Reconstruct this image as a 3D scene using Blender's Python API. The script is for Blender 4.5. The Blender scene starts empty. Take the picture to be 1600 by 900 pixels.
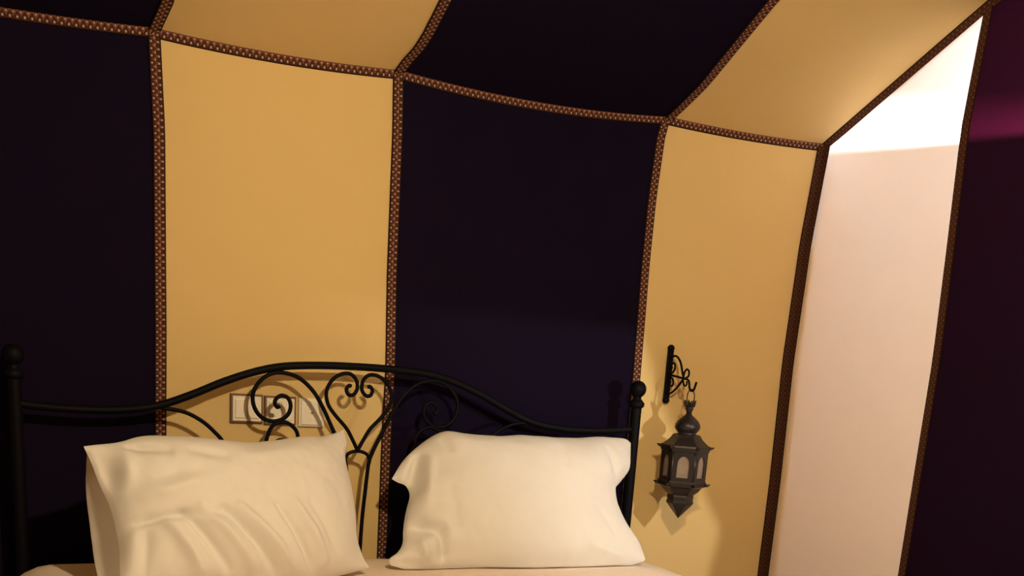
import bpy, math, random
from mathutils import Vector, Matrix, noise
PI = math.pi
random.seed(7)

# ------------------------------------------------------------------ camera, world, exposure
SC = bpy.context.scene
COL = SC.collection
cam_d = bpy.data.cameras.new('camera')
cam = bpy.data.objects.new('camera', cam_d)
COL.objects.link(cam)
SC.camera = cam
cam_d.sensor_width = 36.0
cam_d.lens = 36.0 * 1699.03 / 1600.0
cam_d.shift_y = (986.03 - 450.0) / 1600.0          # the photo is the upper part of a taller frame
cam_d.clip_start = 0.05
YAW, PITCH, ROLL = 0.4262, -0.2542, 0.0690
fw = Vector((math.sin(YAW) * math.cos(PITCH), math.cos(YAW) * math.cos(PITCH), math.sin(PITCH)))
r0 = Vector((math.cos(YAW), -math.sin(YAW), 0.0))
u0 = r0.cross(fw)
rr = r0 * math.cos(ROLL) + u0 * math.sin(ROLL)
uu = -r0 * math.sin(ROLL) + u0 * math.cos(ROLL)
M3 = Matrix((rr, uu, -fw)).transposed()
cam.matrix_world = Matrix.Translation(Vector((-0.8784, -3.1669, 1.2186))) @ M3.to_4x4()

world = bpy.data.worlds.new('night')
SC.world = world
world.use_nodes = True
world.node_tree.nodes['Background'].inputs[0].default_value = (0.010, 0.012, 0.03, 1)
world.node_tree.nodes['Background'].inputs[1].default_value = 0.15

SC.view_settings.view_transform = 'Standard'
SC.view_settings.look = 'None'
SC.view_settings.gamma = 1.0
SC.view_settings.use_curve_mapping = False
SC.view_settings.exposure = 0.0

# lamp strengths (each is the emission of a real bulb built further down)
WARM = (1.0, 0.785, 0.50)
P_PENDANT = 3850.0      # bulb of the lantern hanging in the middle of the tent
P_FLOOR = 41.0          # watts of the bare bulb of the floor lamp by the right wall
P_SCONCE = 1060.0       # watts of the cup lamp behind the right cloth wall

# ------------------------------------------------------------------ materials
def new_mat(name):
    m = bpy.data.materials.new(name)
    m.use_nodes = True
    nt = m.node_tree
    for n in list(nt.nodes):
        nt.nodes.remove(n)
    out = nt.nodes.new('ShaderNodeOutputMaterial')
    return m, nt, out

def nd(nt, kind, **kw):
    n = nt.nodes.new(kind)
    for k, v in kw.items():
        setattr(n, k, v)
    return n

def mth(nt, op, a, b=None, c=None):
    n = nt.nodes.new('ShaderNodeMath')
    n.operation = op
    for i, v in enumerate((a, b, c)):
        if v is None:
            continue
        if isinstance(v, (int, float)):
            n.inputs[i].default_value = v
        else:
            nt.links.new(v, n.inputs[i])
    return n.outputs[0]

def weave_bump(nt, scale, strength, dist=0.001):
    tc = nd(nt, 'ShaderNodeTexCoord')
    n1 = nd(nt, 'ShaderNodeTexNoise')
    n1.inputs['Scale'].default_value = scale
    n1.inputs['Detail'].default_value = 3
    nt.links.new(tc.outputs['Object'], n1.inputs['Vector'])
    b = nd(nt, 'ShaderNodeBump')
    b.inputs['Strength'].default_value = strength
    b.inputs['Distance'].default_value = dist
    nt.links.new(n1.outputs['Fac'], b.inputs['Height'])
    return b.outputs['Normal'], tc

def cloth(name, base, base2, trans, tfac, scale=420.0, strength=0.5, mott=9.0):
    """cotton cloth: diffuse in front, some light comes through from behind"""
    m, nt, out = new_mat(name)
    nrm, tc = weave_bump(nt, scale, strength)
    n2 = nd(nt, 'ShaderNodeTexNoise')
    n2.inputs['Scale'].default_value = mott
    n2.inputs['Detail'].default_value = 4
    nt.links.new(tc.outputs['Object'], n2.inputs['Vector'])
    ramp = nd(nt, 'ShaderNodeMix', data_type='RGBA')
    ramp.inputs[6].default_value = (*base, 1)
    ramp.inputs[7].default_value = (*base2, 1)
    nt.links.new(n2.outputs['Fac'], ramp.inputs[0])
    d = nd(nt, 'ShaderNodeBsdfDiffuse')
    nt.links.new(ramp.outputs[2], d.inputs['Color'])
    nt.links.new(nrm, d.inputs['Normal'])
    t = nd(nt, 'ShaderNodeBsdfTranslucent')
    t.inputs['Color'].default_value = (*trans, 1)
    mx = nd(nt, 'ShaderNodeMixShader')
    mx.inputs[0].default_value = tfac
    nt.links.new(d.outputs[0], mx.inputs[1])
    nt.links.new(t.outputs[0], mx.inputs[2])
    nt.links.new(mx.outputs[0], out.inputs[0])
    return m

def plain(name, base, rough=0.6, metal=0.0, bump=None, spec=0.5, mottle=None):
    m, nt, out = new_mat(name)
    p = nd(nt, 'ShaderNodeBsdfPrincipled')
    p.inputs['Base Color'].default_value = (*base, 1)
    p.inputs['Roughness'].default_value = rough
    p.inputs['Metallic'].default_value = metal
    p.inputs['Specular IOR Level'].default_value = spec
    if bump:
        nrm, tc = weave_bump(nt, *bump)
        nt.links.new(nrm, p.inputs['Normal'])
        if mottle:
            n2 = nd(nt, 'ShaderNodeTexNoise')
            n2.inputs['Scale'].default_value = mottle[0]
            nt.links.new(tc.outputs['Object'], n2.inputs['Vector'])
            mx = nd(nt, 'ShaderNodeMix', data_type='RGBA')
            mx.inputs[6].default_value = (*base, 1)
            mx.inputs[7].default_value = (*mottle[1], 1)
            nt.links.new(n2.outputs['Fac'], mx.inputs[0])
            nt.links.new(mx.outputs[2], p.inputs['Base Color'])
    nt.links.new(p.outputs[0], out.inputs[0])
    return m

def emitter(name, col, strength):
    m, nt, out = new_mat(name)
    e = nd(nt, 'ShaderNodeEmission')
    e.inputs[0].default_value = (*col, 1)
    e.inputs[1].default_value = strength
    nt.links.new(e.outputs[0], out.inputs[0])
    return m

def braid_mat(name, k=1.0):
    """woven braid: dark brown band, two rows of pale stitches, red zigzag between (u across 0..1, v in metres)"""
    m, nt, out = new_mat(name)
    uv = nd(nt, 'ShaderNodeUVMap')
    sep = nd(nt, 'ShaderNodeSeparateXYZ')
    nt.links.new(uv.outputs[0], sep.inputs[0])
    u, v = sep.outputs[0], sep.outputs[1]
    per = 0.0165
    vv = mth(nt, 'DIVIDE', v, per)
    def dots(uc, ph, r):
        fr = mth(nt, 'FRACT', mth(nt, 'ADD', vv, ph))
        dv = mth(nt, 'MULTIPLY', mth(nt, 'SUBTRACT', fr, 0.5), 0.55)
        du = mth(nt, 'SUBTRACT', u, uc)
        dd = mth(nt, 'SQRT', mth(nt, 'ADD', mth(nt, 'MULTIPLY', dv, dv), mth(nt, 'MULTIPLY', du, du)))
        return mth(nt, 'LESS_THAN', dd, r)
    rows = mth(nt, 'MAXIMUM', mth(nt, 'MAXIMUM', dots(0.22, 0.0, 0.085), dots(0.78, 0.0, 0.085)), dots(0.5, 0.5, 0.07))
    tri = mth(nt, 'SUBTRACT', mth(nt, 'MULTIPLY', mth(nt, 'PINGPONG', vv, 0.5), 2.0), 0.5)
    zz = mth(nt, 'ABSOLUTE', mth(nt, 'SUBTRACT', mth(nt, 'SUBTRACT', u, 0.5), mth(nt, 'MULTIPLY', tri, 0.38)))
    zig = mth(nt, 'LESS_THAN', zz, 0.10)
    m1 = nd(nt, 'ShaderNodeMix', data_type='RGBA')
    m1.inputs[6].default_value = (0.058, 0.024, 0.014, 1)
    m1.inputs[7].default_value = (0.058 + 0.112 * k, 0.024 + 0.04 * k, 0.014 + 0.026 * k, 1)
    nt.links.new(zig, m1.inputs[0])
    m2 = nd(nt, 'ShaderNodeMix', data_type='RGBA')
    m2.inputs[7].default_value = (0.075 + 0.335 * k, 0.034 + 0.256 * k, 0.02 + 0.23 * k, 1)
    nt.links.new(rows, m2.inputs[0])
    nt.links.new(m1.outputs[2], m2.inputs[6])
    edge = mth(nt, 'GREATER_THAN', mth(nt, 'ABSOLUTE', mth(nt, 'SUBTRACT', u, 0.5)), 0.42)
    m3 = nd(nt, 'ShaderNodeMix', data_type='RGBA')
    m3.inputs[7].default_value = (0.022, 0.010, 0.008, 1)
    nt.links.new(edge, m3.inputs[0])
    nt.links.new(m2.outputs[2], m3.inputs[6])
    d = nd(nt, 'ShaderNodeBsdfDiffuse')
    nt.links.new(m3.outputs[2], d.inputs['Color'])
    b = nd(nt, 'ShaderNodeBump')
    b.inputs['Strength'].default_value = 0.5
    b.inputs['Distance'].default_value = 0.002
    nt.links.new(mth(nt, 'ADD', rows, zig), b.inputs['Height'])
    nt.links.new(b.outputs[0], d.inputs['Normal'])
    nt.links.new(d.outputs[0], out.inputs[0])
    return m

CREAM = cloth('cream_cloth', (0.88, 0.64, 0.265), (0.92, 0.68, 0.31), (0.82, 0.745, 0.69), 0.30)
BLACK = cloth('black_cloth', (0.0115, 0.0090, 0.0270), (0.0160, 0.0092, 0.0255), (0.0105, 0.0006, 0.0024), 0.40)
BRAID = braid_mat('woven_braid')
DULL = braid_mat('faint_braid', 0.15)  # same braid with a much fainter pattern
CANVAS = plain('outer_canvas', (0.25, 0.2, 0.15), 0.9, bump=(120, 0.3))
LINEN = cloth('white_linen', (0.80, 0.775, 0.735), (0.76, 0.73, 0.68), (0.86, 0.80, 0.72), 0.10, 900.0, 0.35, 14.0)
SHEET = cloth('cream_sheet', (0.92, 0.79, 0.67), (0.88, 0.74, 0.62), (0.8, 0.7, 0.6), 0.08, 700.0, 0.35, 8.0)
IRON = plain('black_iron', (0.0032, 0.0028, 0.0045), 0.55, 0.0, bump=(60, 0.25), spec=0.08)
TIN = plain('aged_tin', (0.009, 0.0075, 0.009), 0.36, 0.2, bump=(90, 0.4), spec=0.4, mottle=(22, (0.022, 0.016, 0.016)))
PLATE = plain('switch_plastic', (0.80, 0.74, 0.62), 0.35, bump=(30, 0.02))
PLATEB = plain('switch_surround', (0.16, 0.075, 0.035), 0.5, bump=(30, 0.05))
WOOD = plain('dark_wood', (0.07, 0.04, 0.022), 0.5, bump=(25, 0.2), mottle=(6, (0.12, 0.07, 0.04)))
WHITE = plain('washroom_ceiling_paint', (0.88, 0.86, 0.84), 0.9, bump=(40, 0.1))
RUG = plain('floor_rug', (0.34, 0.13, 0.075), 0.95, bump=(200, 0.8), mottle=(5, (0.40, 0.19, 0.11)))
PLASTER = plain('washroom_plaster', (0.50, 0.48, 0.46), 0.9, bump=(40, 0.2))

def glass_mat():
    m, nt, out = new_mat('milky_glass')
    tr = nd(nt, 'ShaderNodeBsdfTransparent')
    tr.inputs[0].default_value = (0.86, 0.80, 0.72, 1)
    df = nd(nt, 'ShaderNodeBsdfDiffuse')
    df.inputs[0].default_value = (0.45, 0.38, 0.32, 1)
    gl = nd(nt, 'ShaderNodeBsdfGlossy')
    gl.inputs['Roughness'].default_value = 0.15
    a = nd(nt, 'ShaderNodeMixShader'); a.inputs[0].default_value = 0.30
    b = nd(nt, 'ShaderNodeMixShader'); b.inputs[0].default_value = 0.08
    nt.links.new(tr.outputs[0], a.inputs[1]); nt.links.new(df.outputs[0], a.inputs[2])
    nt.links.new(a.outputs[0], b.inputs[1]); nt.links.new(gl.outputs[0], b.inputs[2])
    nt.links.new(b.outputs[0], out.inputs[0])
    return m
GLASS = glass_mat()
def cap_mat():
    m, nt, out = new_mat('dimming_cap_filter')
    tr = nd(nt, 'ShaderNodeBsdfTransparent'); tr.inputs[0].default_value = (0.37, 0.37, 0.37, 1)   # plain filter that dims light going up; rays cross two walls
    nt.links.new(tr.outputs[0], out.inputs[0])
    return m
CAP = cap_mat()

# ------------------------------------------------------------------ mesh helpers
def link(o, parent=None):
    COL.objects.link(o)
    if parent is not None:
        o.parent = parent
    return o

def mesh_obj(name, verts, faces, mat, parent=None, smooth=True, uvs=None, origin=None):
    me = bpy.data.meshes.new(name)
    off = Vector(origin) if origin is not None else Vector((0, 0, 0))
    me.from_pydata([tuple(Vector(v) - off) for v in verts], [], faces)
    if uvs is not None:
        ul = me.uv_layers.new(name='UVMap')
        for lp in me.loops:
            ul.data[lp.index].uv = uvs[lp.vertex_index]
    me.materials.append(mat)
    if smooth:
        me.polygons.foreach_set('use_smooth', [True] * len(me.polygons))
    me.update()
    o = bpy.data.objects.new(name, me)
    o.location = off
    return link(o, parent)

def empty(name, loc=(0, 0, 0), rz=0.0):
    e = bpy.data.objects.new(name, None)
    e.empty_display_size = 0.05
    e.location = loc
    e.rotation_euler = (0, 0, rz)
    return link(e)

def tag(o, label, cat, group=None):
    o['label'] = label
    o['category'] = cat
    if group:
        o['group'] = group
    return o

def struct(o, label=None):
    o['kind'] = 'structure'
    if label:
        o['label'] = label
    return o

class MB:
    def __init__(s):
        s.v = []; s.f = []
    def box(s, x0, x1, y0, y1, z0, z1):
        b = len(s.v)
        s.v += [(x0, y0, z0), (x1, y0, z0), (x1, y1, z0), (x0, y1, z0), (x0, y0, z1), (x1, y0, z1), (x1, y1, z1), (x0, y1, z1)]
        s.f += [tuple(b + i for i in q) for q in ((3, 2, 1, 0), (4, 5, 6, 7), (0, 1, 5, 4), (1, 2, 6, 5), (2, 3, 7, 6), (3, 0, 4, 7))]
        return s
    def rbox(s, x0, x1, y0, y1, z0, z1, c):
        """box chamfered on the edges round its -Y face"""
        b = len(s.v)
        def ring(y, k):
            return [(x0 + k, y, z0 + k), (x1 - k, y, z0 + k), (x1 - k, y, z1 - k), (x0 + k, y, z1 - k)]
        s.v += ring(y1, 0) + ring(y0 + c, 0) + ring(y0, c)
        for r in range(2):
            for i in range(4):
                j = (i + 1) % 4
                s.f.append((b + r * 4 + i, b + r * 4 + j, b + r * 4 + 4 + j, b + r * 4 + 4 + i))
        s.f.append((b + 8, b + 9, b + 10, b + 11))
        s.f.append((b + 3, b + 2, b + 1, b + 0))
        return s
    def tube(s, pts, rad, n=10, closed=False):
        pts = [Vector(p) for p in pts]
        m = len(pts)
        rads = rad if isinstance(rad, (list, tuple)) else [rad] * m
        tang = []
        for i in range(m):
            a = pts[max(0, i - 1)]; c = pts[min(m - 1, i + 1)]
            if closed:
                a = pts[i - 1]; c = pts[(i + 1) % m]
            tang.append((c - a).normalized())
        ref = Vector((0, 1, 0)) if abs(tang[0].y) < 0.9 else Vector((1, 0, 0))
        nrm = (ref - tang[0] * ref.dot(tang[0])).normalized()
        b = len(s.v)
        for i in range(m):
            nrm = (nrm - tang[i] * nrm.dot(tang[i])).normalized()
            bi = tang[i].cross(nrm)
            for k in range(n):
                a = 2 * PI * k / n
                s.v.append(tuple(pts[i] + (nrm * math.cos(a) + bi * math.sin(a)) * rads[i]))
        rng = m if closed else m - 1
        for i in range(rng):
            for k in range(n):
                a0 = b + i * n + k; a1 = b + i * n + (k + 1) % n
                c0 = b + ((i + 1) % m) * n + k; c1 = b + ((i + 1) % m) * n + (k + 1) % n
                s.f.append((a0, a1, c1, c0))
        if not closed:
            s.f.append(tuple(b + k for k in reversed(range(n))))
            s.f.append(tuple(b + (m - 1) * n + k for k in range(n)))
        return s
    def lathe(s, prof, n=20, cx=0.0, cy=0.0, rot=0.0, caps=True):
        """prof = [(r, z), ...] revolved about the z axis (n = 6 gives hexagonal work)"""
        b = len(s.v)
        for r, z in prof:
            for k in range(n):
                a = rot + 2 * PI * k / n
                s.v.append((cx + r * math.cos(a), cy + r * math.sin(a), z))
        for i in range(len(prof) - 1):
            for k in range(n):
                k2 = (k + 1) % n
                s.f.append((b + i * n + k, b + i * n + k2, b + (i + 1) * n + k2, b + (i + 1) * n + k))
        if caps:
            s.f.append(tuple(b + k for k in reversed(range(n))))
            s.f.append(tuple(b + (len(prof) - 1) * n + k for k in range(n)))
        return s
    def build(s, name, mat, parent=None, smooth=True, origin=None):
        return mesh_obj(name, s.v, s.f, mat, parent, smooth, origin=origin)

def auto_smooth(o, deg=35):
    me = o.data
    me.set_sharp_from_angle(angle=math.radians(deg))
    return o

def grid(name, fn, nu, nv, mat, parent=None):
    vs = [fn(i / nu, j / nv) for j in range(nv + 1) for i in range(nu + 1)]
    fs = [(j * (nu + 1) + i, j * (nu + 1) + i + 1, (j + 1) * (nu + 1) + i + 1, (j + 1) * (nu + 1) + i)
          for j in range(nv) for i in range(nu)]
    return mesh_obj(name, vs, fs, mat, parent)

def ribbon(name, pts, sides, nrms, width, parent, thick=0.0022, mat=None):
    """flat braid of rectangular section following pts; sides = across, nrms = out of the cloth"""
    vs, uvs, fs = [], [], []
    L = 0.0
    for i, p in enumerate(pts):
        p = Vector(p); s = Vector(sides[i]).normalized(); n = Vector(nrms[i]).normalized()
        if i:
            L += (p - Vector(pts[i - 1])).length
        for (a, h, u) in ((-0.5, 0.0, 0.0), (-0.46, 1.0, 0.04), (0.46, 1.0, 0.96), (0.5, 0.0, 1.0)):
            vs.append(tuple(p + s * (a * width) + n * (0.001 + h * thick)))
            uvs.append((u, L))
    for i in range(len(pts) - 1):
        for k in range(4):
            k2 = (k + 1) % 4
            fs.append((i * 4 + k, i * 4 + k2, (i + 1) * 4 + k2, (i + 1) * 4 + k))
    m = len(pts) - 1
    fs += [(3, 2, 1, 0), (m * 4, m * 4 + 1, m * 4 + 2, m * 4 + 3)]
    return mesh_obj(name, vs, fs, mat or BRAID, parent, smooth=False, uvs=uvs)

def interp(tab, x):
    if x <= tab[0][0]:
        return tab[0][1]
    for (a, b), (c, d) in zip(tab, tab[1:]):
        if x <= c:
            t = (x - a) / (c - a)
            return b + (d - b) * t
    return tab[-1][1]

def catmull(pts, sub=6):
    P = [Vector(p) for p in pts]
    out = []
    for i in range(len(P) - 1):
        a = P[max(0, i - 1)]; b = P[i]; c = P[i + 1]; d = P[min(len(P) - 1, i + 2)]
        for k in range(sub):
            t = k / sub
            out.append(0.5 * ((2 * b) + (c - a) * t + (2 * a - 5 * b + 4 * c - d) * t * t + (3 * b - a - 3 * c + d) * t ** 3))
    out.append(P[-1])
    return out

# ------------------------------------------------------------------ the tent room
HE, SL = 1.933, 0.4143          # eave height, roof slope
YR, YF = -2.2, -4.4             # ridge, front wall
XR, XL = 1.551, -2.86           # right, left wall
# seams of the back wall, x against height
SEAM = {
    'a': [(0, -0.545), (0.93, -0.544), (1.2, -0.540), (1.7, -0.537), (1.933, -0.546)],
    'b': [(0, 0.100), (0.96, 0.103), (1.14, 0.107), (1.4, 0.101), (1.79, 0.102), (1.933, 0.098)],
    'c': [(0, 0.94), (1.17, 0.938), (1.5, 0.933), (1.7, 0.935), (1.9, 0.947), (1.933, 0.960)],
    'd': [(0, 1.545), (0.82, 1.546), (1.24, 1.537), (1.62, 1.547), (1.933, 1.572)],
    'z': [(0, -1.38), (1.933, -1.38)], 'y': [(0, -2.02), (1.933, -2.02)], 'x': [(0, XL), (1.933, XL)],
}
ORDER = ['x', 'y', 'z', 'a', 'b', 'c', 'd']
SAG = {'xy': 0.012, 'yz': 0.016, 'za': 0.013, 'ab': 0.011, 'bc': 0.021, 'cd': 0.007}
KIND = {'xy': BLACK, 'yz': CREAM, 'za': BLACK, 'ab': CREAM, 'bc': BLACK, 'cd': CREAM}
# roof seams: small sideways drift of each seam away from the eave (y, dx)
RDRIFT = {
    'a': [(-0.6, 0.03), (-0.12, 0.022), (0, 0)], 'b': [(-0.3, 0.027), (-0.13, 0.026), (-0.06, 0.008), (0, 0)],
    'c': [(-1.2, -0.02), (-0.5, -0.010), (-0.17, 0.016), (-0.08, 0.012), (0, 0.006)],
    'd': [(-2.2, -0.022), (-0.66, -0.022), (-0.3, -0.010), (0, 0)],
    'z': [(-1, 0), (0, 0)], 'y': [(-1, 0), (0, 0)], 'x': [(-1, 0), (0, 0)],
}
def seam_x(k, z): return interp(SEAM[k], z)
def eave_z(pq, s): return HE - SAG[pq] * 4 * s * (1 - s)
def roof_seam_x(k, y): return seam_x(k, HE) + interp(RDRIFT[k], y)
def wob(x, y, z, a): return a * noise.noise(Vector((x * 2.3, y * 2.3, z * 2.3)))

def back_pt(pq, s, t):
    he = eave_z(pq, s)
    z = t * he
    x = seam_x(pq[0], z) * (1 - s) + seam_x(pq[1], z) * s
    y = -0.010 * math.sin(PI * s) * math.sin(PI * t) + wob(x, 3.1, z, 0.006) * math.sin(PI * s) * math.sin(PI * t)
    return (x, y, z)

def roof_pt(pq, s, t):
    y = YR * t
    x = roof_seam_x(pq[0], y) * (1 - s) + roof_seam_x(pq[1], y) * s
    z = eave_z(pq, s) - SL * y + wob(x, y, 7.7, 0.010) * math.sin(PI * s) * math.sin(PI * min(1, t * 3) / 1.0 if t < 1 / 3 else 0.0)
    return (x, y, z)

def roof_z(y):
    return HE - SL * y if y > YR else HE - SL * YR + SL * (y - YR)

wall_back = struct(MB().box(XL - 0.1, 1.66, 0.05, 0.09, 0, 1.93).build('wall_back', CANVAS, smooth=False))
ceiling = struct(empty('ceiling'))
wall_right = struct(empty('wall_right'))
wall_left = struct(empty('wall_left'))
wall_front = struct(empty('wall_front'))

pairs = [a + b for a, b in zip(ORDER, ORDER[1:])]
for pq in pairs:
    grid('cloth_panel', lambda s, t, pq=pq: back_pt(pq, s, t), 18, 30, KIND[pq], wall_back)
    grid('roof_panel', lambda s, t, pq=pq: roof_pt(pq, s, t), 18, 36, KIND[pq], ceiling)
    # the far slope of the roof, over the front half of the tent
    def front_roof(s, t, pq=pq):
        y = YR + (YF - YR) * t
        x = roof_seam_x(pq[0], YR) * (1 - s) + roof_seam_x(pq[1], YR) * s
        return (x, y, eave_z(pq, s) - SL * YR + SL * (y - YR))
    grid('roof_panel', front_roof, 12, 12, KIND[pq], ceiling)
    def front_wall(s, t, pq=pq):
        x = roof_seam_x(pq[0], YR) * (1 - s) + roof_seam_x(pq[1], YR) * s
        return (x, YF + 0.01 * math.sin(PI * s), t * eave_z(pq, s))
    grid('cloth_panel', front_wall, 10, 10, KIND[pq], wall_front)
    # braid along the eave: lies over the fold between wall and roof
    N = 26
    pts = [(*back_pt(pq, i / N, 1.0)[:2], eave_z(pq, i / N)) for i in range(N + 1)]
    pts = [(p[0], -0.004, p[2]) for p in pts]
    ribbon('braid', pts, [(0, -0.25, 1)] * (N + 1), [(0, -1, -0.25)] * (N + 1), 0.038, wall_back)

for k in ORDER[1:-1]:
    N = 40
    pts = [(seam_x(k, i / N * (HE - 0.012)), -0.002, i / N * (HE - 0.012)) for i in range(N + 1)]
    ribbon('braid', pts, [(1, 0, 0)] * (N + 1), [(0, -1, 0)] * (N + 1), 0.031, wall_back)
    pts = [(roof_seam_x(k, YR * i / N), YR * i / N, HE - SL * YR * i / N - 0.004) for i in range(N + 1)]
    ribbon('braid', pts, [(1, 0, 0)] * (N + 1), [(0, -SL, -1)] * (N + 1), 0.031, ceiling)
    pts = [(roof_seam_x(k, YR), YR + (YF - YR) * i / N, HE - SL * YR - SL * (YR - YF) * i / N - 0.004) for i in range(N + 1)]
    ribbon('braid', pts, [(1, 0, 0)] * (N + 1), [(0, SL, -1)] * (N + 1), 0.031, ceiling)
# ridge braid
ribbon('braid', [(XL, YR, roof_z(YR) - 0.012), (XR, YR, roof_z(YR) - 0.012)], [(0, 1, 0)] * 2, [(0, 0, -1)] * 2, 0.033, ceiling)
# the back right corner seam carries one braid on each wall, folded into the corner
N = 40
zc = [i / N * (HE + 0.004) for i in range(N + 1)]
ribbon('braid', [(seam_x('d', z) - 0.0165, -0.003, z) for z in zc], [(1, 0, 0)] * (N + 1), [(0, -1, 0)] * (N + 1), 0.031, wall_back, mat=DULL)
ribbon('braid', [(seam_x('d', z) - 0.004, -0.017, z) for z in zc], [(0, -1, 0)] * (N + 1), [(-1, 0, 0)] * (N + 1), 0.031, wall_right, mat=DULL)

# right (gable) wall: cream and black strips under the sloping roof edge
ESEAM = [(0, -0.668), (0.93, -0.667), (1.27, -0.668), (1.555, -0.655), (1.895, -0.637), (2.21, -0.655)]
def rx(y, z):
    w = max(0.0, 1 + y / 0.25)
    corner = seam_x('d', min(z, HE))
    up = roof_seam_x('d', y)
    base = XR + (up - XR) * max(0.0, min(1.0, (z - 1.5) / 0.45))
    return base * (1 - w * w) + corner * w * w
RY = [lambda z: 0.0, lambda z: interp(ESEAM, z), lambda z: -1.52, lambda z: -2.16, lambda z: -3.0, lambda z: -3.64, lambda z: YF]
RK = [CREAM, BLACK, CREAM, BLACK, CREAM, BLACK]
for i in range(6):
    def gable(s, t, i=i):
        ye = RY[i](2.2) * (1 - s) + RY[i + 1](2.2) * s
        zt = roof_z(ye)
        z = t * zt
        y = RY[i](z) * (1 - s) + RY[i + 1](z) * s
        if t == 1:
            y = ye
        return (rx(y, z) + 0.004 * math.sin(PI * s) * math.sin(PI * t), y, z)
    grid('cloth_panel', gable, 20, 40, RK[i], wall_right)
    if i:
        zs = [k / 30 * (roof_z(RY[i](2.2)) - 0.005) for k in range(31)]
        ribbon('braid', [(rx(RY[i](z), z) - 0.001, RY[i](z), z) for z in zs], [(0, -1, 0)] * 31, [(-1, 0, 0)] * 31, 0.031, wall_right, mat=DULL)
    def left_gable(s, t, i=i):
        y = RY[i](1.0) * (1 - s) + RY[i + 1](1.0) * s
        return (XL, y, t * roof_z(y))
    grid('cloth_panel', left_gable, 8, 8, RK[i], wall_left)
# braid along the gable edge, roof meets right wall
N = 40
ys = [YR * i / N for i in range(N + 1)]
ribbon('braid', [(roof_seam_x('d', y) - 0.004, y, roof_z(y) - 0.010) for y in ys], [(-0.75, 0, 0.55)] * (N + 1),
       [(-0.55, -0.3, -0.75)] * (N + 1), 0.036, wall_right, mat=DULL)
# folded hem behind the cloth next to the corner (a second thickness of cloth)
grid('hem', lambda s, t: (rx(-0.07 * s, 1.62 * t) + 0.012, -0.002 - (0.045 + 0.03 * (1 - t)) * s, 1.62 * t), 3, 20, CREAM, wall_right)

struct(MB().box(XL, 3.1, YF, 0.05, -0.05, 0.0).build('floor', RUG, smooth=False))

# wash room behind the right cloth wall, seen only as light coming through the cloth
struct(MB().box(3.0, 3.06, -2.1, 0.05, 0, 2.9).build('wall_washroom_side', PLASTER, smooth=False))
struct(MB().box(1.60, 3.06, 0.01, 0.05, 0, 1.93).build('wall_washroom_back', PLASTER, smooth=False))
struct(MB().box(1.60, 3.06, -2.14, -2.10, 0, 2.75).build('wall_washroom_front', PLASTER, smooth=False))
struct(mesh_obj('ceiling_washroom', [(1.60, 0.05, 1.93), (3.06, 0.05, 1.93), (3.06, -2.2, 2.84), (1.60, -2.2, 2.84),
                                     (1.60, 0.05, 1.97), (3.06, 0.05, 1.97), (3.06, -2.2, 2.88), (1.60, -2.2, 2.88)],
                [(0, 1, 2, 3), (7, 6, 5, 4), (0, 4, 5, 1), (1, 5, 6, 2), (2, 6, 7, 3), (3, 7, 4, 0)], WHITE, smooth=False))

# ------------------------------------------------------------------ bed frame with scrolled headboard
HY = -0.10
XC = -0.012
bed = tag(empty('bed_frame', (0, HY, 0)), 'black wrought-iron bed frame with scrolled heart headboard against the striped tent wall', 'bed')
def H(pts, mir=False):
    return [((2 * XC - x if mir else x), 0.0, z) for x, z in pts]
railL = [(-0.905, 1.000), (-0.85, 0.995), (-0.76, 0.991), (-0.66, 0.993), (-0.56, 1.008), (-0.472, 1.041), (-0.388, 1.079),
         (-0.303, 1.110), (-0.225, 1.128), (-0.12, 1.136)]
rail = railL + [(XC, 1.138)] + [(2 * XC - x, z - 0.006 * (1.138 - z) / 0.14) for x, z in reversed(railL)]
MB().tube(catmull(H(rail), 5), 0.0105, 12).build('top_rail', IRON, bed)
MB().tube(H([(-0.9, 0.44), (0.9, 0.44)]), 0.0105, 10).build('bottom_rail', IRON, bed)
for sx in (-0.905, 0.893):
    post = MB().lathe([(0.017, 0.0), (0.017, 1.062)], 16, sx).build('post', IRON, bed)
    auto_smooth(post)
    MB().lathe([(0.017, 1.060), (0.024, 1.066), (0.025, 1.076), (0.018, 1.084), (0.012, 1.090), (0.014, 1.097)], 18, sx).build('collar', IRON, post)
    pr = [(0.0265 * math.sin(a), 1.119 - 0.0265 * math.cos(a)) for a in [PI * (0.16 + 0.84 * k / 12) for k in range(12)]] + [(0.0008, 1.1455)]
    MB().lathe(pr, 18, sx).build('ball_finial', IRON, post)
big = [(-0.237, 1.021), (-0.244, 1.017), (-0.251, 1.028), (-0.246, 1.041), (-0.231, 1.049), (-0.214, 1.042), (-0.207, 1.022), (-0.213, 1.000),
       (-0.231, 0.984), (-0.256, 0.978), (-0.282, 0.985), (-0.301, 1.003), (-0.311, 1.030), (-0.308, 1.060), (-0.287, 1.090), (-0.254, 1.109),
       (-0.216, 1.109), (-0.180, 1.096), (-0.143, 1.063), (-0.115, 1.019), (-0.096, 0.981), (-0.078, 0.945), (-0.060, 0.908), (-0.047, 0.872),
       (-0.042, 0.829), (-0.038, 0.782), (-0.032, 0.707), (-0.028, 0.60), (-0.024, 0.44)]
heart = [(-0.036, 1.083), (-0.043, 1.085), (-0.050, 1.074), (-0.044, 1.060), (-0.030, 1.060), (-0.019, 1.076), (-0.022, 1.101), (-0.040, 1.117),
         (-0.066, 1.115), (-0.092, 1.097), (-0.107, 1.065), (-0.101, 1.030), (-0.078, 0.999), (-0.047, 0.966), (-0.029, 0.936), (XC, 0.903)]
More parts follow.
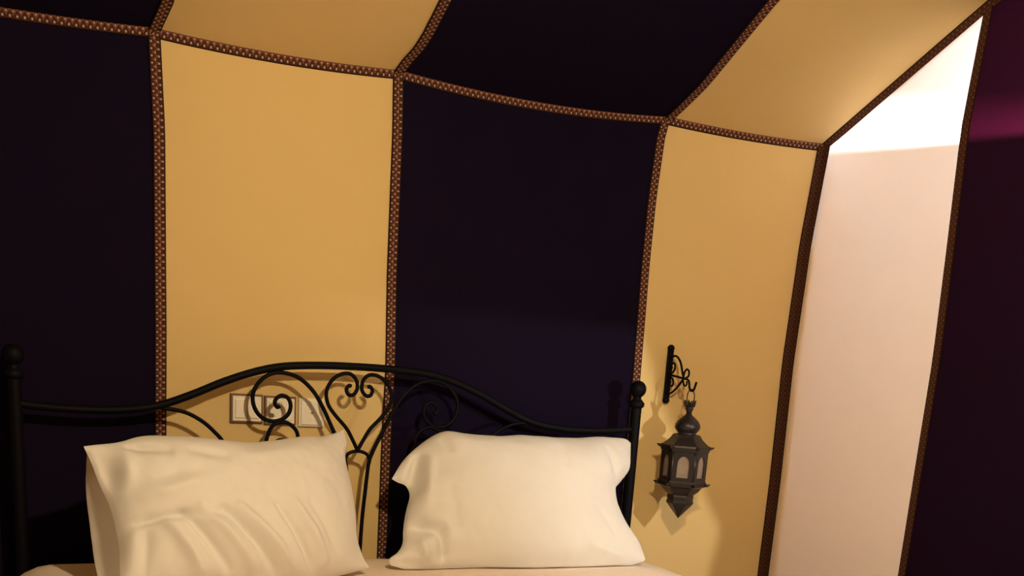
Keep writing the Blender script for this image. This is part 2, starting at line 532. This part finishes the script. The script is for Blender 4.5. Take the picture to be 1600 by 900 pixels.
small = [(-0.225, 0.905), (-0.217, 0.912), (-0.222, 0.925), (-0.240, 0.926), (-0.252, 0.910), (-0.245, 0.888), (-0.222, 0.880), (-0.200, 0.893),
         (-0.186, 0.922), (-0.189, 0.952), (-0.211, 0.973), (-0.236, 0.976), (-0.259, 0.962), (-0.272, 0.930), (-0.282, 0.88), (-0.300, 0.80),
         (-0.315, 0.70), (-0.32, 0.58), (-0.32, 0.44)]
arc = [(-0.570, 1.003), (-0.535, 1.001), (-0.489, 0.993), (-0.447, 0.972), (-0.414, 0.944), (-0.390, 0.915), (-0.372, 0.86), (-0.372, 0.78),
       (-0.40, 0.70), (-0.45, 0.66), (-0.50, 0.68), (-0.52, 0.72), (-0.50, 0.76), (-0.47, 0.75)]
for mir in (False, True):
    MB().tube(catmull(H(big, mir), 5), 0.0058, 8).build('large_scroll', IRON, bed)
    MB().tube(catmull(H(heart, mir), 5), 0.0055, 8).build('heart_scroll', IRON, bed)
    MB().tube(catmull(H(small, mir), 5), 0.0055, 8).build('small_scroll', IRON, bed)
    MB().tube(catmull(H(arc, mir), 5), 0.0055, 8).build('side_scroll', IRON, bed)
MB().tube(catmull(H([(-0.049, 0.868), (-0.044, 0.888), (-0.032, 0.898), (XC, 0.902), (0.008, 0.898), (0.020, 0.888), (0.025, 0.868)]), 5), 0.005, 8).build('arch', IRON, bed)
for sx in (-0.895, 0.885):
    MB().box(sx - 0.012, sx + 0.012, -2.05, 0.0, 0.30, 0.35).build('side_rail', IRON, bed, smooth=False)
    auto_smooth(MB().lathe([(0.017, 0.0), (0.017, 0.42), (0.01, 0.43)], 14, sx, -2.06).build('foot_post', IRON, bed))
MB().box(-0.895, 0.885, -2.07, -2.05, 0.30, 0.35).build('foot_rail', IRON, bed, smooth=False)
MB().box(-0.883, 0.873, -1.98, -0.02, 0.335, 0.348).build('base_board', WOOD, bed, smooth=False)

# ------------------------------------------------------------------ mattress under a fitted sheet
def bed_top(x, y):
    # soft crown, falling away to the sides
    e = min(1.0, (x + 0.935) / 0.10); g = min(1.0, (1.045 - x) / 0.30); h = min(1.0, (-0.125 - y) / 0.06)
    e, g, h = (max(0.0, k) for k in (e, g, h))
    return 0.600 - 0.045 * (1 - e) ** 2 - 0.062 * (1 - g) ** 2 - 0.018 * (1 - h) ** 2 + wob(x * 1.6, y * 1.6, 1.0, 0.006)
def make_mattress():
    X0, X1, Y0, Y1 = -0.935, 1.045, -2.12, -0.125
    nx, ny = 60, 44
    vs, fs = [], []
    for j in range(ny + 1):
        for i in range(nx + 1):
            s = i / nx; t = j / ny
            x = X0 + (X1 - X0) * s; y = Y0 + (Y1 - Y0) * t
            vs.append((x, y, bed_top(x, y)))
    for j in range(ny):
        for i in range(nx):
            a = j * (nx + 1) + i
            fs.append((a, a + 1, a + nx + 2, a + nx + 1))
    loop = [i for i in range(nx + 1)] + [j * (nx + 1) + nx for j in range(1, ny + 1)] + \
           [ny * (nx + 1) + i for i in range(nx - 1, -1, -1)] + [j * (nx + 1) for j in range(ny - 1, 0, -1)]
    cx, cy = (X0 + X1) / 2, (Y0 + Y1) / 2
    prev = loop
    for (dz, out) in ((0.012, 0.008), (0.05, 0.012), (0.14, 0.006), (0.21, 0.0)):
        cur = []
        for v in loop:
            x, y, z = vs[v]
            zz = z - dz if dz < 0.2 else 0.352
            ox = out if x > X1 - 1e-4 else (-out if x < X0 + 1e-4 else 0)
            oy = (0 if y > Y1 - 1e-4 else (-out if y < Y0 + 1e-4 else 0))
            cur.append(len(vs)); vs.append((x + ox, y + oy, zz))
        m = len(loop)
        for k in range(m):
            fs.append((prev[(k + 1) % m], prev[k], cur[k], cur[(k + 1) % m]))
        prev = cur
    fs.append(tuple(reversed(prev)))
    return mesh_obj('mattress', vs, fs, SHEET, origin=(0.05, -1.1, 0.352))
tag(make_mattress(), 'mattress in a pale cream sheet beneath the two pillows', 'mattress')

# ------------------------------------------------------------------ pillows
def polyline_at(pts, t):
    P = [Vector(p) for p in pts]
    ln = [0.0]
    for a, b in zip(P, P[1:]):
        ln.append(ln[-1] + (b - a).length)
    d = t * ln[-1]
    for i in range(len(P) - 1):
        if d <= ln[i + 1] + 1e-9:
            k = (d - ln[i]) / max(1e-9, ln[i + 1] - ln[i])
            return P[i].lerp(P[i + 1], k)
    return P[-1]

def smoothline(pts):
    return catmull([(x, y, 0) for x, y in pts], 6)

def pillow(name, P0, yaw, lean, edges, Hf, Hb, folds, seed, gus=0.0, nu=150, nv=104):
    n = Vector((math.sin(yaw) * math.cos(lean), -math.cos(yaw) * math.cos(lean), math.sin(lean)))
    u = Vector((math.cos(yaw), math.sin(yaw), 0)); v = u.cross(-n).normalized()
    if v.z < 0:
        v = -v
    E = {k: smoothline(p) for k, p in edges.items()}
    tl, tr_ = E['top'][0], E['top'][-1]
    bl, br = E['bottom'][0], E['bottom'][-1]
    top = [polyline_at(E['top'], i / nu) for i in range(nu + 1)]
    bot = [polyline_at(E['bottom'], i / nu) for i in range(nu + 1)]
    lef = [polyline_at(E['left'], 1 - j / nv) for j in range(nv + 1)]      # bottom -> top
    rig = [polyline_at(E['right'], 1 - j / nv) for j in range(nv + 1)]
    vs, fs = [], []
    def prof(s, t, p):
        a = max(0.0, 1 - abs(2 * s - 1) ** 2.6); b = max(0.0, 1 - abs(2 * t - 1) ** 2.6)
        return (a * b) ** p
    idx = [[None] * (nu + 1) for _ in range(nv + 1)]
    idb = [[None] * (nu + 1) for _ in range(nv + 1)]
    for j in range(nv + 1):
        t = j / nv
        for i in range(nu + 1):
            s = i / nu
            c = lef[j] * (1 - s) + rig[j] * s + bot[i] * (1 - t) + top[i] * t \
                - (bl * (1 - s) * (1 - t) + br * s * (1 - t) + tl * (1 - s) * t + tr_ * s * t)
            fp = prof(s, t, 0.62); ft = prof(s, t, 0.8)
            h = Hf * fp
            q = Vector((c.x * 7 + seed, c.y * 7, 0.3))
            crk = 0.006 * noise.noise(q) + 0.0035 * noise.noise(q * 2.6) + 0.0016 * noise.noise(q * 6.0)
            for (x0, y0, x1, y1, amp, w) in folds:
                dx, dy = x1 - x0, y1 - y0
                L2 = dx * dx + dy * dy
                k = ((c.x - x0) * dx + (c.y - y0) * dy) / L2
                kk = max(0.0, min(1.0, k))
                d = math.hypot(c.x - x0 - kk * dx, c.y - y0 - kk * dy)
                crk += 1.5 * amp * math.exp(-(d / w) ** 2) * (0.35 + 0.65 * math.sin(PI * (0.12 + 0.76 * kk)))
            edge = min(1.0, 14 * min(s, 1 - s, t, 1 - t))
            h += crk * (0.15 + 0.85 * edge)
            # wavy hem
            wv = (1 - edge) * 0.006 * noise.noise(Vector((c.x * 16 + seed, c.y * 16, 2.0)))
            base = P0 + u * c.x + v * c.y + n * wv
            pf = base + n * h
            pb = base - n * (Hb * ft + 0.3 * crk * edge)
            if gus:
                gz = max(0.0, math.sin(PI * min(1.0, (1 - t) * 0.72))) ** 0.7 * max(0.0, 1 - s / 0.5)
                pb -= (u * gus * min(1.0, s / 0.03) + n * 0.09 * min(1.0, s / 0.02)) * gz
            border = i in (0, nu) or j in (0, nv)
            for pp in (pf, pb):
                lo = bed_top(pp.x, pp.y) + 0.003
                if pp.z < lo:
                    pp.z = lo
            idx[j][i] = len(vs); vs.append(tuple(pf))
            if border:
                idb[j][i] = idx[j][i]
            else:
                idb[j][i] = len(vs); vs.append(tuple(pb))
    for j in range(nv):
        for i in range(nu):
            fs.append((idx[j][i], idx[j][i + 1], idx[j + 1][i + 1], idx[j + 1][i]))
            fs.append((idb[j][i], idb[j + 1][i], idb[j + 1][i + 1], idb[j][i + 1]))
    o = mesh_obj(name, vs, fs, LINEN, origin=tuple(P0))
    rim = set(idx[j][i] for j in range(nv + 1) for i in range(nu + 1) if i in (0, nu) or j in (0, nv))
    at = o.data.attributes.get('sharp_edge') or o.data.attributes.new('sharp_edge', 'BOOLEAN', 'EDGE')
    at.data.foreach_set('value', [e.vertices[0] in rim and e.vertices[1] in rim for e in o.data.edges])
    return o

right_edges = dict(
    top=[(-0.441, 0.271), (-0.405, 0.322), (-0.368, 0.358), (-0.325, 0.391), (-0.273, 0.417), (-0.213, 0.413), (-0.133, 0.409), (-0.007, 0.414), (0.122, 0.412), (0.257, 0.42), (0.336, 0.418), (0.359, 0.404)],
    right=[(0.359, 0.404), (0.348, 0.354), (0.333, 0.311), (0.3, 0.275), (0.275, 0.249), (0.27, 0.205), (0.281, 0.164), (0.305, 0.112), (0.331, 0.067), (0.34, 0.017)],
    bottom=[(-0.474, 0.015), (-0.402, -0.001), (-0.306, 0.005), (-0.109, -0.005), (0.099, -0.007), (0.252, -0.002), (0.34, 0.017)],
    left=[(-0.441, 0.271), (-0.424, 0.26), (-0.4, 0.249), (-0.394, 0.22), (-0.411, 0.172), (-0.425, 0.115), (-0.432, 0.078), (-0.451, 0.052), (-0.476, 0.034), (-0.474, 0.015)])
left_edges = dict(
    top=[(-0.329, 0.372), (-0.285, 0.376), (-0.239, 0.382), (-0.198, 0.393), (-0.143, 0.395), (-0.062, 0.39), (0.012, 0.381), (0.072, 0.376), (0.146, 0.381), (0.242, 0.393), (0.321, 0.398), (0.381, 0.415)],
    right=[(0.381, 0.415), (0.381, 0.38), (0.36, 0.326), (0.358, 0.254), (0.355, 0.182), (0.343, 0.111), (0.348, 0.065), (0.363, 0.026)],
    bottom=[(-0.308, 0.038), (-0.217, 0.022), (-0.059, 0.007), (0.114, -0.001), (0.267, 0.012), (0.363, 0.026)],
    left=[(-0.329, 0.372), (-0.313, 0.305), (-0.297, 0.235), (-0.292, 0.181), (-0.295, 0.12), (-0.308, 0.038)])
# creases: (from u, v, to u, v, depth, width) in each pillow's own plane, metres
RIGHT_FOLDS = [(-0.427, 0.125, -0.337, 0.099, -0.022, 0.022), (-0.338, 0.092, -0.32, -0.005, -0.015, 0.014), (-0.39, 0.062, -0.367, -0.019, 0.014, 0.014), (-0.366, 0.322, -0.411, 0.2, -0.022, 0.016), (-0.337, 0.309, -0.368, 0.185, 0.008, 0.014), (-0.299, 0.214, -0.288, 0.091, -0.006, 0.014), (-0.303, -0.002, 0.151, 0.002, -0.01, 0.014), (-0.295, 0.371, -0.28, 0.34, -0.006, 0.01), (0.071, 0.35, 0.079, 0.297, -0.005, 0.012), (0.243, 0.355, 0.258, 0.276, -0.008, 0.014), (-0.44, 0.015, -0.35, -0.008, -0.01, 0.012), (0.237, 0.069, 0.175, 0.149, -0.005, 0.015), (0.26, 0.013, 0.137, 0.05, 0.006, 0.015)]
LEFT_FOLDS = [(-0.308, 0.334, -0.286, 0.266, -0.02, 0.02), (-0.295, 0.293, -0.301, 0.203, -0.018, 0.016), (-0.253, 0.338, -0.278, 0.247, 0.01, 0.018), (-0.301, 0.188, -0.306, 0.062, -0.016, 0.012), (-0.274, 0.16, -0.298, 0.054, 0.013, 0.013), (-0.245, 0.14, -0.26, 0.051, -0.008, 0.012), (-0.286, 0.165, -0.163, 0.177, -0.013, 0.012), (-0.163, 0.177, -0.077, 0.165, -0.007, 0.012), (-0.202, 0.161, -0.133, 0.038, 0.012, 0.013), (-0.163, 0.177, -0.068, 0.043, -0.013, 0.011), (-0.125, 0.185, -0.008, 0.04, 0.011, 0.013), (-0.071, 0.178, 0.06, 0.02, -0.014, 0.011), (-0.033, 0.181, 0.094, 0.032, 0.012, 0.013), (0.07, 0.179, 0.163, 0.016, -0.012, 0.011), (0.111, 0.189, 0.196, 0.044, 0.01, 0.013), (0.169, 0.183, 0.234, 0.061, -0.006, 0.011), (-0.235, 0.353, -0.167, 0.334, -0.012, 0.012), (-0.107, 0.332, -0.038, 0.311, -0.008, 0.014), (0.039, 0.316, 0.186, 0.335, 0.005, 0.02), (-0.236, 0.231, -0.126, 0.243, 0.008, 0.02), (-0.198, 0.268, -0.069, 0.281, -0.004, 0.015)]
tag(pillow('pillow', Vector((0.5, -0.34, 0.60)), 0.0, 0.5, right_edges, 0.105, 0.085, RIGHT_FOLDS, 3.0),
    'smooth white pillow with a turned-down corner, propped against the black cloth panel', 'pillow', 'pillows on the bed')
tag(pillow('pillow', Vector((-0.40, -0.52, 0.60)), 0.30, 0.45, left_edges, 0.12, 0.13, LEFT_FOLDS, 11.0, 0.045),
    'creased white pillow nearest the left, leaning under the iron scrolls', 'pillow', 'pillows on the bed')

# ------------------------------------------------------------------ light switches behind the headboard
def switch(x0, x1, z0, z1, label, rockers):
    t = tag(empty('light_switch' if rockers else 'cover_plate', ((x0 + x1) / 2, -0.016, z0)), label,
            'switch' if rockers else 'cover plate', 'switches behind the headboard' if rockers else None)
    cx, oz = (x0 + x1) / 2, z0
    w = (x1 - x0) / 2; h = z1 - z0
    MB().rbox(-w, w, -0.005, 0.013, 0, h, 0.002).build('surround', PLATEB if rockers else PLATE, t, smooth=False)
    b = 0.0055
    MB().rbox(-w + b, w - b, -0.010, -0.004, b, h - b, 0.0015).build('face_plate', PLATE, t, smooth=False)
    if rockers:
        m = 0.010
        for sx in (-1, 1):
            xa, xb = (-w + m + 0.002, -0.0012) if sx < 0 else (0.0012, w - m - 0.002)
            MB().rbox(xa, xb, -0.0135, -0.009, m + 0.004, h - m - 0.004, 0.0015).build('rocker', PLATE, t, smooth=False)
    else:
        auto_smooth(MB().lathe([(0.003, -0.002), (0.003, 0.002)], 10, 0, 0).build('screw', PLATEB, t)).location = (0, -0.0105, h / 2)
    return t
switch(-0.358, -0.268, 0.964, 1.044, 'double rocker light switch left of the spiral, dark-edged, on cream cloth', True)
switch(-0.264, -0.174, 0.962, 1.042, 'double rocker light switch directly behind the iron spiral', True)
switch(-0.166, -0.092, 0.960, 1.040, 'blank cream cover plate in shade right of the two light switches', False)

# ------------------------------------------------------------------ wall bracket
BX = 1.050
br = tag(empty('wall_bracket', (BX, 0, 1.08)), 'black wrought-iron wall bracket with curls and hook above the lantern', 'bracket')
def B(pts):
    return [(0.0, y, z - 1.08) for y, z in pts]
pl = MB().box(-0.0085, 0.0085, -0.022, -0.010, 0.008, 0.168)
pl.build('back_plate', IRON, br, smooth=False)
for zz in (0.006, 0.172):
    pr = [(0.0115 * math.sin(PI * k / 8) + 0.0004, zz - 0.0115 * math.cos(PI * k / 8)) for k in range(9)]
    MB().lathe(pr, 12, 0, -0.016).build('plate_knob', IRON, br)
TH = 0.0036
MB().tube(catmull(B([(-0.018, 1.168), (-0.06, 1.165), (-0.105, 1.161), (-0.135, 1.158), (-0.146, 1.148), (-0.150, 1.134), (-0.162, 1.125), (-0.176, 1.129), (-0.183, 1.143), (-0.187, 1.153)]), 5), TH, 8).build('hook_arm', IRON, br)
MB().tube(catmull(B([(-0.018, 1.218), (-0.040, 1.228), (-0.060, 1.226), (-0.080, 1.212), (-0.092, 1.194), (-0.101, 1.176), (-0.112, 1.161)]), 5), TH, 8).build('upper_stay', IRON, br)
MB().tube(catmull(B([(-0.018, 1.172), (-0.040, 1.176), (-0.052, 1.188), (-0.050, 1.202), (-0.038, 1.206), (-0.030, 1.198), (-0.034, 1.190)]), 5), TH * 0.9, 8).build('curl', IRON, br)
MB().tube(catmull(B([(-0.018, 1.160), (-0.040, 1.158), (-0.050, 1.148), (-0.048, 1.136), (-0.036, 1.132), (-0.029, 1.140), (-0.034, 1.147)]), 5), TH * 0.9, 8).build('curl', IRON, br)
MB().tube(catmull(B([(-0.108, 1.163), (-0.112, 1.180), (-0.124, 1.190), (-0.137, 1.184), (-0.138, 1.170), (-0.126, 1.164)]), 5), TH * 0.9, 8).build('curl', IRON, br)
MB().tube(catmull(B([(-0.108, 1.158), (-0.112, 1.146), (-0.122, 1.138), (-0.132, 1.143), (-0.130, 1.153)]), 5), TH * 0.8, 8).build('curl', IRON, br)
MB().tube(catmull(B([(-0.018, 1.108), (-0.040, 1.110), (-0.064, 1.122), (-0.088, 1.140), (-0.108, 1.158)]), 5), TH, 8).build('lower_stay', IRON, br)

# ------------------------------------------------------------------ hexagonal lantern
LX, LY, LZ = 1.052, -0.160, 0.719
ln = tag(empty('hanging_lantern', (LX, LY, LZ), math.radians(-4)), 'dark pierced-tin hexagonal lantern with frosted panes hanging from the wall bracket', 'lantern')
def Z(z): return z - LZ
HEX = math.radians(30.5)
crown = MB().lathe([(0.008, Z(1.052)), (0.0095, Z(1.062)), (0.013, Z(1.068)), (0.012, Z(1.074)), (0.0125, Z(1.080))], 14)
crown_o = crown.build('crown_finial', TIN, ln)
for k in range(6):
    a = k * PI / 3 + 0.3
    c, s_ = math.cos(a), math.sin(a)
    MB().tube([(0.0105 * c, 0.0105 * s_, Z(1.076)), (0.0145 * c, 0.0145 * s_, Z(1.086)), (0.0185 * c, 0.0185 * s_, Z(1.096))], [0.0052, 0.0048, 0.0012], 6).build('crown_point', TIN, crown_o)
MB().tube([(0, 0.024 * math.cos(a), Z(1.104) + 0.026 * math.sin(a)) for a in [2 * PI * k / 20 for k in range(20)]], 0.0018, 6, closed=True).build('ring', TIN, ln)
MB().lathe([(0.036, Z(0.986)), (0.028, Z(0.992)), (0.034, Z(0.998)), (0.0405, Z(1.008)), (0.0405, Z(1.018)), (0.034, Z(1.030)), (0.022, Z(1.041)), (0.012, Z(1.049)), (0.008, Z(1.055))], 24).build('dome', TIN, ln)
rf = MB().lathe([(0.078, Z(0.953)), (0.066, Z(0.962)), (0.052, Z(0.974)), (0.043, Z(0.988)), (0.030, Z(0.990))], 6, rot=HEX)
auto_smooth(rf.build('roof', TIN, ln), 25)
auto_smooth(MB().lathe([(0.066, Z(0.934)), (0.078, Z(0.937)), (0.080, Z(0.950)), (0.078, Z(0.955)), (0.060, Z(0.955)), (0.060, Z(0.934))], 6, rot=HEX, caps=False).build('upper_ring', TIN, ln), 25)
auto_smooth(MB().lathe([(0.058, Z(0.845)), (0.074, Z(0.845)), (0.078, Z(0.838)), (0.077, Z(0.826)), (0.066, Z(0.821)), (0.054, Z(0.824))], 6, rot=HEX, caps=False).build('lower_ring', TIN, ln), 25)
for k in range(6):
    a = HEX + k * PI / 3
    c, s_ = math.cos(a), math.sin(a)
    MB().tube([(0.069 * c, 0.069 * s_, Z(0.838)), (0.070 * c, 0.070 * s_, Z(0.940))], 0.0052, 8).build('corner_post', TIN, ln)
    for z1 in (0.950, 0.832):
        MB().tube([(0.074 * c, 0.074 * s_, Z(z1)), (0.083 * c, 0.083 * s_, Z(z1 - 0.001)), (0.092 * c, 0.092 * s_, Z(z1 + 0.003))], [0.0065, 0.005, 0.001], 6).build('spike', TIN, ln)
    # one pane per side with its arched tin surround
    b = a + PI / 6
    ap = 0.0605
    nx, ny = math.cos(b), math.sin(b); tx, ty = -ny, nx
    def W(p, z, d=0.0): return ((ap + d) * nx + p * tx, (ap + d) * ny + p * ty, Z(z))
    v_, f_ = [], []
    for d in (-0.001, 0.001):
        v_ += [W(-0.031, 0.843, d), W(0.031, 0.843, d), W(0.031, 0.938, d), W(-0.031, 0.938, d)]
    f_ = [(3, 2, 1, 0), (4, 5, 6, 7), (0, 1, 5, 4), (1, 2, 6, 5), (2, 3, 7, 6), (3, 0, 4, 7)]
    pane = mesh_obj('pane', v_, f_, GLASS, ln, smooth=False)
    # surround: outer rectangle, inner arch
    inner = []
    M = 12
    for i in range(M + 1):
        th = PI * i / M
        inner.append((0.0185 * math.cos(th), 0.897 + 0.026 * math.sin(th)))
    inner = [(0.0185, 0.855)] + inner + [(-0.0185, 0.855)]
    outer = []
    for (x, z) in inner:
        sx = 0.033 if x > 0 else -0.033
        if z <= 0.856: outer.append((sx, 0.842))
        elif abs(x) > 0.0135: outer.append((sx, z + 0.012 if z > 0.9 else z))
        else: outer.append((x * 2.2, 0.938))
    v_, f_ = [], []
    for d in (0.0012, 0.0042):
        for (x, z) in inner: v_.append(W(x, z, d))
        for (x, z) in outer: v_.append(W(x, z, d))
    K = len(inner)
    for i in range(K):
        j = (i + 1) % K
        f_.append((i, j, K + j, K + i)); f_.append((2 * K + j, 2 * K + i, 3 * K + i, 3 * K + j))
        f_.append((j, i, 2 * K + i, 2 * K + j)); f_.append((K + i, K + j, 3 * K + j, 3 * K + i))
    mesh_obj('arch_surround', v_, f_, TIN, ln, smooth=False)
auto_smooth(MB().lathe([(0.068, Z(0.824)), (0.056, Z(0.808)), (0.043, Z(0.797)), (0.041, Z(0.795))], 6, rot=HEX).build('lower_cone', TIN, ln), 25)
auto_smooth(MB().lathe([(0.041, Z(0.796)), (0.043, Z(0.790)), (0.041, Z(0.778)), (0.044, Z(0.773)), (0.043, Z(0.768)), (0.034, Z(0.757)), (0.020, Z(0.741)), (0.010, Z(0.729)), (0.0012, Z(0.719))], 6, rot=HEX).build('drop_point', TIN, ln), 25)

# ------------------------------------------------------------------ lamps that light the tent (they hang outside the photograph)
def sphere_prof(r, z, n=12):
    return [(max(0.0005, r * math.sin(PI * k / n)), z - r * math.cos(PI * k / n)) for k in range(n + 1)]
PX, PY, PZ = -0.12, -2.40, 2.00
pd = tag(empty('pendant_lamp', (PX, PY, PZ)), 'small round warm glass pendant hanging from the tent roof', 'lamp')
MB().lathe(sphere_prof(0.03, 0.0), 20).build('glass_globe', emitter('pendant_glow', WARM, P_PENDANT), pd)
MB().lathe([(0.016, 0.026), (0.02, 0.034), (0.014, 0.06), (0.006, 0.07)], 16).build('cap', TIN, pd)
MB().tube([(0, 0, 0.068), (0, 0, roof_z(PY) - PZ - 0.004)], 0.003, 6).build('cord', IRON, pd)
FX, FY, FZ = 1.30, -1.50, 1.22
fl = tag(empty('floor_lamp', (FX, FY, 0)), 'slim black floor lamp with a bare bulb and added shields that cut its beam', 'lamp')
MB().lathe([(0.12, 0.0), (0.12, 0.015), (0.02, 0.03), (0.012, 0.05)], 20).build('base', IRON, fl)
MB().tube([(0, 0, 0.03), (0, 0, FZ - 0.05)], 0.009, 8).build('pole', IRON, fl)
MB().lathe([(0.010, FZ - 0.055), (0.014, FZ - 0.04), (0.012, FZ - 0.012)], 16).build('bulb_socket', IRON, fl)
fd = bpy.data.lights.new('bulb', 'POINT')
fd.energy = P_FLOOR; fd.color = (1.0, 0.96, 0.88); fd.shadow_soft_size = 0.0026
fb = bpy.data.objects.new('bulb', fd); fb.location = (0, 0, FZ); link(fb, fl)
BEAM_EDGE = [(-2.0, 1.10), (0.0, 1.22), (0.30, 1.26), (0.52, 1.305), (0.65, 1.326), (0.738, 1.262), (1.066, 1.043), (1.30, 0.934)]  # right limit of the beam on the back wall: height, x
RS = 0.12
def beam_shield(s, t):
    # unseen blocker added to cut the beam; front edge follows the lit patch's outline
    zw = -2.0 + 3.3 * t
    dx, dy = interp(BEAM_EDGE, zw) - FX, -FY
    a = math.atan2(dy, dx) - math.radians(215) * s
    k = RS / math.hypot(dx, dy)
    return (RS * math.cos(a), RS * math.sin(a), FZ + (zw - FZ) * k)
grid('beam_shield', beam_shield, 40, 66, IRON, fl)
zh = FZ + 0.08 * RS / 1.55
MB().lathe([(RS, zh), (RS, FZ + 0.085), (0.05, FZ + 0.12), (0.01, FZ + 0.13)], 32).build('beam_hood', IRON, fl)  # hood added to keep the beam off the ceiling and upper wall
hood = [c for c in fl.children if c.name.startswith('beam_hood')][0]
hood.data.polygons.foreach_set('use_smooth', [False] * len(hood.data.polygons))
grid('beam_stop', lambda s, t: (0.02 * math.cos(math.radians(129 + 124 * s)), 0.02 * math.sin(math.radians(129 + 124 * s)), FZ - 0.035 + 0.08 * t), 16, 4, IRON, fl)  # added close to the bulb so the beam's left edge fades softly
MB().tube([(0, 0, FZ - 0.05), (0.06, 0.02, FZ - 0.055), (0.118, 0.03, FZ - 0.05)], 0.003, 6).build('shield_arm', IRON, fl)
# cup lamp standing close behind the right cloth wall
SX, SY, SZ = 2.20, -1.30, 1.768
sc = tag(empty('cup_lamp', (SX, SY, 0)), 'metal cup uplight on a tall stand behind the right cloth wall', 'lamp')
COOL = (0.82, 0.865, 1.0)
ld = bpy.data.lights.new('bulb', 'POINT')
ld.energy = P_SCONCE; ld.color = COOL; ld.shadow_soft_size = 0.003
bulb = bpy.data.objects.new('bulb', ld); bulb.location = (0, 0, SZ); link(bulb, sc)
MB().lathe([(0.02, SZ - 0.16), (0.10, SZ - 0.13), (0.155, SZ - 0.06), (0.16, SZ + 0.0165), (0.157, SZ + 0.0165), (0.151, SZ - 0.06), (0.097, SZ - 0.125), (0.018, SZ - 0.15)], 40, caps=False).build('metal_cup', TIN, sc)
MB().lathe([(0.050, SZ + 0.0092), (0.036, SZ + 0.022), (0.006, SZ + 0.032)], 20).build('dimming_cap', CAP, sc)  # unseen cap added to hold the full light to a narrow band
for k in range(3):
    a = k * 2 * PI / 3 + 2.6
    MB().tube([(0.047 * math.cos(a), 0.047 * math.sin(a), SZ + 0.011), (0.09 * math.cos(a), 0.09 * math.sin(a), SZ - 0.10)], 0.001, 5).build('cap_wire', IRON, sc)
MB().tube([(0, 0, SZ - 0.16), (0, 0, SZ - 0.008)], 0.005, 8).build('bulb_holder', IRON, sc)
MB().lathe([(0.12, 0.0), (0.12, 0.02), (0.014, 0.03), (0.014, SZ - 0.16), (0.022, SZ - 0.155)], 16).build('stand', IRON, sc)
